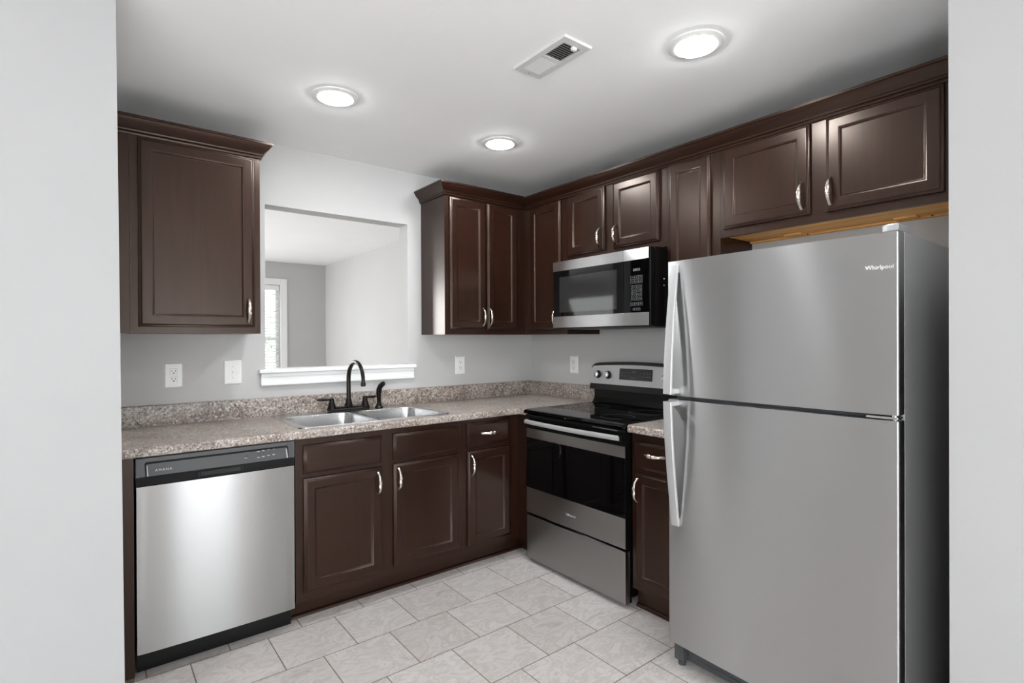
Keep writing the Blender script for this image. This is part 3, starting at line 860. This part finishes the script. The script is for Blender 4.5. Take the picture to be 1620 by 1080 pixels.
build('kick_plate', MB().box(DX0 + 0.004, DX1 - 0.002, -0.580, -0.570, 0.001, 0.095).box(DX0 + 0.004, DX1 - 0.002, -0.600, -0.570, 0.085, 0.097), M['black'], t, False)

# ------------------------------------------------------------------ range
RY0, RY1 = 0.7195, 1.4825        # u coordinates (= -y)
RX = -0.655
t = thing('electric_range', 'stainless and black glass electric range between the base cabinets', 'range', (-0.33, -1.10, 0))
build('body', MB().box(-0.615, -0.030, -RY1 + 0.004, -RY0 - 0.004, 0.045, 0.893), M['black'], t, False)
F = FR(RX)
b = MB()
b.prism([(-RX * -1 - 0.018, 0.893), (-0.678, 0.897), (-0.680, 0.905), (-0.672, 0.914), (-0.655, 0.918), (-0.105, 0.918), (-0.100, 0.893)], 'y', -RY1, -RY0, 0.002)
ck = build('cooktop', b, M['blackglass'], t, True, 25)
def ring(cx, cy, r):
    return MB().lathe((cx, cy, 0.9182), (0, 0, 1), [(r, 0), (r, 0.0003), (r - 0.0022, 0.0003), (r - 0.0022, 0)], 48, False, False)
for cx, cy, r in ((-0.49, -0.92, 0.115), (-0.49, -1.29, 0.09), (-0.24, -0.92, 0.075), (-0.24, -1.29, 0.10)):
    build('burner_ring', ring(cx, cy, r), M['marks_dim'], ck)
build('front_trim', MB().box(-0.640, -0.615, -RY1 + 0.002, -RY0 - 0.002, 0.800, 0.893).box(-0.664, -0.615, -RY1 + 0.002, -RY0 - 0.002, 0.872, 0.888, 0.002), M['black'], t, False)
build('vent_slot', MB().box(-0.6660, -0.6635, -1.440, -1.270, 0.8775, 0.8815), M['marks_dim'], t, False)
od = build('oven_door', MB().fbox(F, RY0 + 0.002, RY1 - 0.002, 0.295, 0.806, -0.038, 0.0, 0.003), M['black'], t)
build('upper_strip', MB().fbox(F, RY0 + 0.003, RY1 - 0.003, 0.748, 0.804, 0.0, 0.004, 0.0015), M['steel_dark'], od)
build('oven_glass', MB().fbox(F, RY0 + 0.003, RY1 - 0.003, 0.449, 0.747, 0.0, 0.003, 0.001), M['blackglass'], od)
build('lower_strip', MB().fbox(F, RY0 + 0.003, RY1 - 0.003, 0.298, 0.448, 0.0, 0.004, 0.0015), M['steel_dark'], od)
b = MB().text(FR(RX - 0.004), 'AMANA', 1.100, 0.367, 0.0005, 0.0185, 0.0006, 'CENTER', 1.25)
build('logo_lettering', b, M['marks'], od, False)['label'] = 'pale grey maker lettering'
# door handle: bowed flat bar
n = 28; rings = []
for k in range(n + 1):
    s_ = -1 + 2 * k / n
    u = (RY0 + RY1) / 2 + s_ * 0.366
    d = 0.030 + 0.020 * (1 - s_ * s_)
    zc = 0.846
    rings.append([F(u, zc - 0.013, d - 0.008), F(u, zc - 0.010, d + 0.002), F(u, zc + 0.004, d + 0.004), F(u, zc + 0.012, d - 0.001), F(u, zc + 0.013, d - 0.010), F(u, zc, d - 0.013)])
b = MB().rings(rings)
hd_ = build('door_handle', b, M['silver'], od, True, 50)
for u in (RY0 + 0.012, RY1 - 0.012): build('handle_bracket', MB().fbox(F, u - 0.012, u + 0.012, 0.832, 0.860, -0.030, 0.032, 0.004), M['black'], od)
dr = build('storage_drawer', MB().fbox(F, RY0 + 0.003, RY1 - 0.003, 0.024, 0.283, -0.035, 0.003, 0.003), M['steel_dark'], t)
for x in (-0.58, -0.08):
    for y in (-RY0 - 0.05, -RY1 + 0.05):
        build('foot', MB().lathe((x, y, 0.0), (0, 0, 1), [(0.018, 0), (0.018, 0.012), (0.010, 0.014), (0.010, 0.046)], 16), M['black'], t)
# backguard
b = MB()
b.prism([(-0.030, 0.893), (-0.100, 0.893), (-0.100, 0.918), (-0.085, 0.925), (-0.070, 0.955), (-0.070, 1.005), (-0.030, 1.005)], 'y', -RY1 + 0.012, -RY0 - 0.012)
build('riser', b, M['black'], t, True, 20)
def bg_top(u):
    s_ = (u - (RY0 + RY1) / 2) / ((RY1 - RY0) / 2)
    return 1.192 - 0.016 * s_ * s_ - 0.020 * max(0, abs(s_) - 0.93) / 0.07
def guard(u0, u1, zlo, ztop, x_lo, x_hi, thick, ztrim):
    rings = []; n = 36
    for k in range(n + 1):
        u = u0 + (u1 - u0) * k / n
        zt = ztop(u)
        f = (zt - zlo) / 0.17
        xt = x_lo + (x_hi - x_lo) * f
        rings.append([(x_lo, -u, zlo), (xt, -u, zt), (xt + min(0.006, thick * 0.5), -u, zt + ztrim), (max(xt + 0.008, x_lo + thick) if thick > 0.02 else xt + thick, -u, zt + ztrim), (x_lo + thick, -u, zlo)])
    return MB().rings(rings)
gd = build('backguard', guard(RY0 + 0.002, RY1 - 0.002, 1.008, lambda u: bg_top(u) - 0.004, -0.104, -0.082, 0.070, 0.004), M['black'], t, True, 30)
build('control_face', guard(RY0 + 0.008, RY1 - 0.008, 1.046, lambda u: bg_top(u) - 0.018, -0.1060, -0.0855, 0.006, 0.0), M['steel_face'], gd, True, 30)
def GF(u, w, d):      # point on the sloped control face
    return (-0.1060 + (w - 1.046) / 0.17 * 0.0205 - d, -u, w)
build('display', MB().rings([[GF(0.972, 1.082, d), GF(1.224, 1.082, d), GF(1.224, 1.152, d), GF(0.972, 1.152, d)] for d in (0.0002, 0.0022)]), M['display'], gd, False)
b = MB().text(GF, '12:10', 1.085, 1.132, 0.0022, 0.016, 0.0003)
for k in range(5): b.fbox(GF, 1.050 + k * 0.016, 1.060 + k * 0.016, 1.093, 1.099, 0.0024, 0.0027)
for k in range(7):
    u = (0.995, 1.02, 1.045, 1.135, 1.160, 1.185, 1.205)[k]
    for q in (1.105, 1.125): b.fbox(GF, u - 0.006, u + 0.006, q, q + 0.0022, 0.0022, 0.0025)
build('display_marks', b, M['marks_dim'], gd, False)
for u in (0.792, 0.877, 1.325, 1.410):
    o_ = Vector(GF(u, 1.106, 0.0))
    k_ = build('knob', MB().lathe(o_, (-1, 0, 0.12), [(0.025, 0), (0.025, 0.004), (0.0215, 0.006), (0.0205, 0.022), (0.0185, 0.026), (0.001, 0.0265)], 28), M['black'], gd)
    build('knob_grip', MB().box(o_.x - 0.036, o_.x - 0.020, o_.y - 0.006, o_.y + 0.006, o_.z - 0.018 + 0.003, o_.z + 0.018 + 0.003, 0.003), M['steel_smooth'], k_)
    build('knob_ring', MB().lathe(o_ + Vector((-0.0215, 0, 0.0026)), (-1, 0, 0.12), [(0.0207, 0), (0.0205, 0.0045), (0.018, 0.0060), (0.001, 0.0062)], 28), M['steel_smooth'], k_)

# ------------------------------------------------------------------ over-the-range microwave
MX = -0.430
t = thing('microwave', 'stainless and black over-the-range microwave under the short cabinet', 'microwave', (-0.21, -1.10, 1.405))
F = FR(MX)
U0, U1, Z0, Z1 = 0.7195, 1.4765, 1.405, 1.820
build('case', MB().box(-0.400, -0.004, -U1, -U0, Z0 + 0.006, Z1), M['black'], t, False)
US = 1.283
dm = build('door', MB().fbox(F, U0, US - 0.001, Z0 + 0.004, Z1, -0.028, 0.0, 0.002), M['blackglass'], t)
build('upper_strip', MB().fbox(F, U0, US - 0.001, 1.760, Z1 - 0.001, 0.0, 0.003, 0.001), M['steel'], dm)
build('lower_strip', MB().fbox(F, U0, US - 0.001, Z0 + 0.004, 1.478, 0.0, 0.003, 0.001), M['steel'], dm)
b = panel_mesh(F, 0.776, 1.236, 1.502, 1.722, [(0, 0.0004), (0, 0.0012), (0.004, 0.0012), (0.005, 0.0008)])
build('window', b, M['smokeglass'], dm, False)['label'] = 'smoked grey window'
cpn = build('control_panel', MB().fbox(F, US + 0.001, U1 - 0.022, Z0 + 0.004, Z1, -0.028, 0.0, 0.002), M['blackglass'], t)
build('upper_strip', MB().fbox(F, US + 0.001, U1 - 0.022, 1.760, Z1 - 0.001, 0.0, 0.003, 0.001), M['steel'], cpn)
build('lower_strip', MB().fbox(F, US + 0.001, U1 - 0.022, Z0 + 0.004, 1.478, 0.0, 0.003, 0.001), M['steel'], cpn)
build('side_trim', MB().fbox(F, U1 - 0.021, U1 - 0.012, Z0 + 0.004, Z1, -0.028, -0.002, 0.002), M['black'], t)
def key(u, wz, wd, ht, txt=None):
    b = MB(); e = 0.0009
    b.fbox(F, u - wd/2, u + wd/2, wz - ht/2, wz - ht/2 + e, 0.0, 0.0005); b.fbox(F, u - wd/2, u + wd/2, wz + ht/2 - e, wz + ht/2, 0.0, 0.0005)
    b.fbox(F, u - wd/2, u - wd/2 + e, wz - ht/2, wz + ht/2, 0.0, 0.0005); b.fbox(F, u + wd/2 - e, u + wd/2, wz - ht/2, wz + ht/2, 0.0, 0.0005)
    if txt: b.text(F, txt, u, wz, 0.0003, ht * 0.75, 0.0003)
    else: b.fbox(F, u - wd * 0.22, u + wd * 0.22, wz - 0.0012, wz + 0.0012, 0.0, 0.0004)
    build('button', b, M['keys'], cpn, False)
uc = 1.372
for r in range(2):
    for c in range(3): key(uc + (c - 1) * 0.027, 1.666 - r * 0.022, 0.024, 0.018)
for r in range(4):
    for c in range(3):
        lab = ('1','2','3','4','5','6','7','8','9', None, '0', None)[r * 3 + c]
        key(uc + (c - 1) * 0.026, 1.616 - r * 0.0215, 0.020, 0.017, lab)
for c in range(3): key(uc + (c - 1) * 0.027, 1.524, 0.025, 0.017)
for c in range(2): key(uc + (c - 0.5) * 0.027, 1.496, 0.022, 0.013)
b = MB()
for k in range(4): b.fbox(F, uc - 0.022 + k * 0.012, uc - 0.013 + k * 0.012, 1.700, 1.714, 0.0, 0.0003)
build('display', b, M['marks_dim'], cpn, False)
b = MB().box(-0.395, -0.010, -U1 + 0.010, -U0 - 0.010, Z0 - 0.004, Z0 + 0.006)
bp = build('bottom_plate', b, M['black'], t, False)
for y in (-0.91, -1.28):
    build('grease_filter', MB().box(-0.30, -0.12, y - 0.12, y + 0.12, Z0 - 0.007, Z0 - 0.004, 0.001), M['dgrey'], bp)
for z in (1.62, 1.655):
    build('case_screw', MB().lathe((-0.33, -U1, z), (0, -1, 0), [(0.004, 0), (0.003, 0.0015), (0.0005, 0.002)], 10), M['chrome'], t)

# ------------------------------------------------------------------ refrigerator
FX, FY0, FY1 = -0.858, 1.872, 2.671
t = thing('refrigerator', 'tall stainless steel top-freezer refrigerator standing at the right', 'refrigerator', (-0.45, -2.27, 0))
build('cabinet', MB().box(-0.800, -0.060, -FY1 + 0.002, -FY0 - 0.002, 0.045, 1.655, 0.004), M['fridge_side'], t)
build('door_gasket', MB().box(-0.8125, -0.800, -FY1 + 0.012, -FY0 - 0.012, 0.105, 1.645), M['dgrey'], t, False)
yc = (FY0 + FY1) / 2; hy = (FY1 - FY0) / 2
def fdoor(z0, z1, name):
    n = 40; poly = [(-0.8135, -FY0)]
    r = 0.007
    for k in range(5):
        a = PI/2 * k / 4
        poly.append((FX + r - r * math.sin(a), -FY0 - r + r * math.cos(a)))
    for k in range(1, n):
        u = FY0 + r + (FY1 - FY0 - 2*r) * k / n
        poly.append((FX - 0.011 * (1 - ((u - yc) / (hy - r)) ** 2), -u))
    for k in range(5):
        a = PI/2 * (1 - k / 4)
        poly.append((FX + r - r * math.sin(a), -FY1 + r - r * math.cos(a)))
    poly.append((-0.8135, -FY1))
    return build(name, MB().prism(poly, 'z', z0, z1, 0.003), M['steel'], t, True, 35)
fz = fdoor(1.106, 1.650, 'freezer_door'); fz['label'] = 'upper stainless door with lettering'
fr = fdoor(0.099, 1.090, 'fridge_door')
def fhandle(z_proud, z_flush, par):
    n = 24; rings = []
    u0, u1 = 1.893, 1.931
    for k in range(n + 1):
        f = k / n                               # 0 at the proud end
        z = z_proud + (z_flush - z_proud) * f
        out = 0.050 * (1 - f ** 1.6) + 0.010
        x = FX - 0.004 - out
        th = 0.012 if f < 0.9 else 0.012 - 0.004 * (f - 0.9) / 0.1
        w0 = u0 + 0.003 * f; w1 = u1 - 0.001 * f
        rings.append([(x, -w0 - 0.002, z), (x - 0.002, -(w0 + w1) / 2, z), (x, -w1 + 0.002, z), (x + 0.003, -w1, z), (x + th, -w1 + 0.001, z), (x + th, -w0 - 0.001, z), (x + 0.003, -w0, z)])
    b = MB().rings(rings)
    zs = sorted((z_proud, z_proud + (z_flush - z_proud) * 0.035))
    b.box(FX - 0.056, FX - 0.001, -1.929, -1.895, zs[0], zs[1], 0.002)
    zs = sorted((z_flush, z_flush + (z_proud - z_flush) * 0.06))
    b.box(FX - 0.014, FX - 0.001, -1.928, -1.898, zs[0], zs[1], 0.002)
    h = build('handle', b, M['silver'], par, True, 40); h['label'] = 'pale satin metal handle'
fhandle(1.116, 1.632, fz)
fhandle(1.086, 0.582, fr)
fdx = lambda u: FX - 0.011 * (1 - ((u - yc) / (hy - 0.007)) ** 2)
def LF(u, w, d): return (fdx(u) - d, -u, w)
b = MB().text(LF, 'Whirlpool', 2.622, 1.547, 0.0016, 0.0175, 0.0012)
lg = build('logo_lettering', b, M['logo'], fz, False); lg['label'] = 'chrome maker lettering'
n = 30; pts = []
for k in range(n + 1):
    a = 0.4 + 5.2 * k / n
    pts.append(LF(2.610 + 0.014 * math.cos(a), 1.549 + 0.0085 * math.sin(a), 0.0012))
build('logo_swirl', MB().tube(pts, [0.0002 + 0.0004 * math.sin(PI * k / n) for k in range(n + 1)], 8), M['chrome'], fz)
b = MB().prism([(-0.850, -2.668), (-0.850, -2.640), (-0.835, -2.622), (-0.800, -2.622), (-0.730, -2.640), (-0.730, -2.668)], 'z', 1.6515, 1.676, 0.006, 3)
build('hinge_cover', b, M['silver'], t, True, 40)
build('hinge_pin', MB().lathe((-0.838, -2.645, 1.649), (0, 0, 1), [(0.007, 0), (0.007, 0.006)], 14), M['chrome'], t)
b = MB().box(FX - 0.002, -0.815, -2.668, -2.585, 1.094, 1.101, 0.002).lathe((FX + 0.018, -2.655, 1.090), (0, 0, 1), [(0.008, 0), (0.008, 0.016)], 16)
build('middle_hinge', b, M['chrome'], t)
b = MB().box(-0.806, -0.795, -FY1 + 0.05, -FY0 - 0.05, 0.020, 0.085)
for k in range(18):
    y = -FY0 - 0.10 - k * 0.036
    b.box(-0.8085, -0.806, y - 0.028, y, 0.055, 0.062).box(-0.8085, -0.806, y - 0.028, y, 0.035, 0.042)
build('toe_grille', b, M['dgrey'], t, False)
for y in (-FY0 - 0.035, -FY1 + 0.035):
    build('foot', MB().box(-0.838, -0.790, y - 0.022, y + 0.022, 0.022, 0.097, 0.003).lathe((-0.815, y, 0.0), (0, 0, 1), [(0.016, 0), (0.016, 0.014), (0.008, 0.016), (0.008, 0.03)], 14), M['dgrey'], t)
for y in (-FY0 - 0.06, -FY1 + 0.06):
    build('rear_roller', MB().lathe((-0.12, y - 0.012, 0.0225), (0, 1, 0), [(0.0225, 0), (0.0225, 0.024)], 20), M['black'], t)
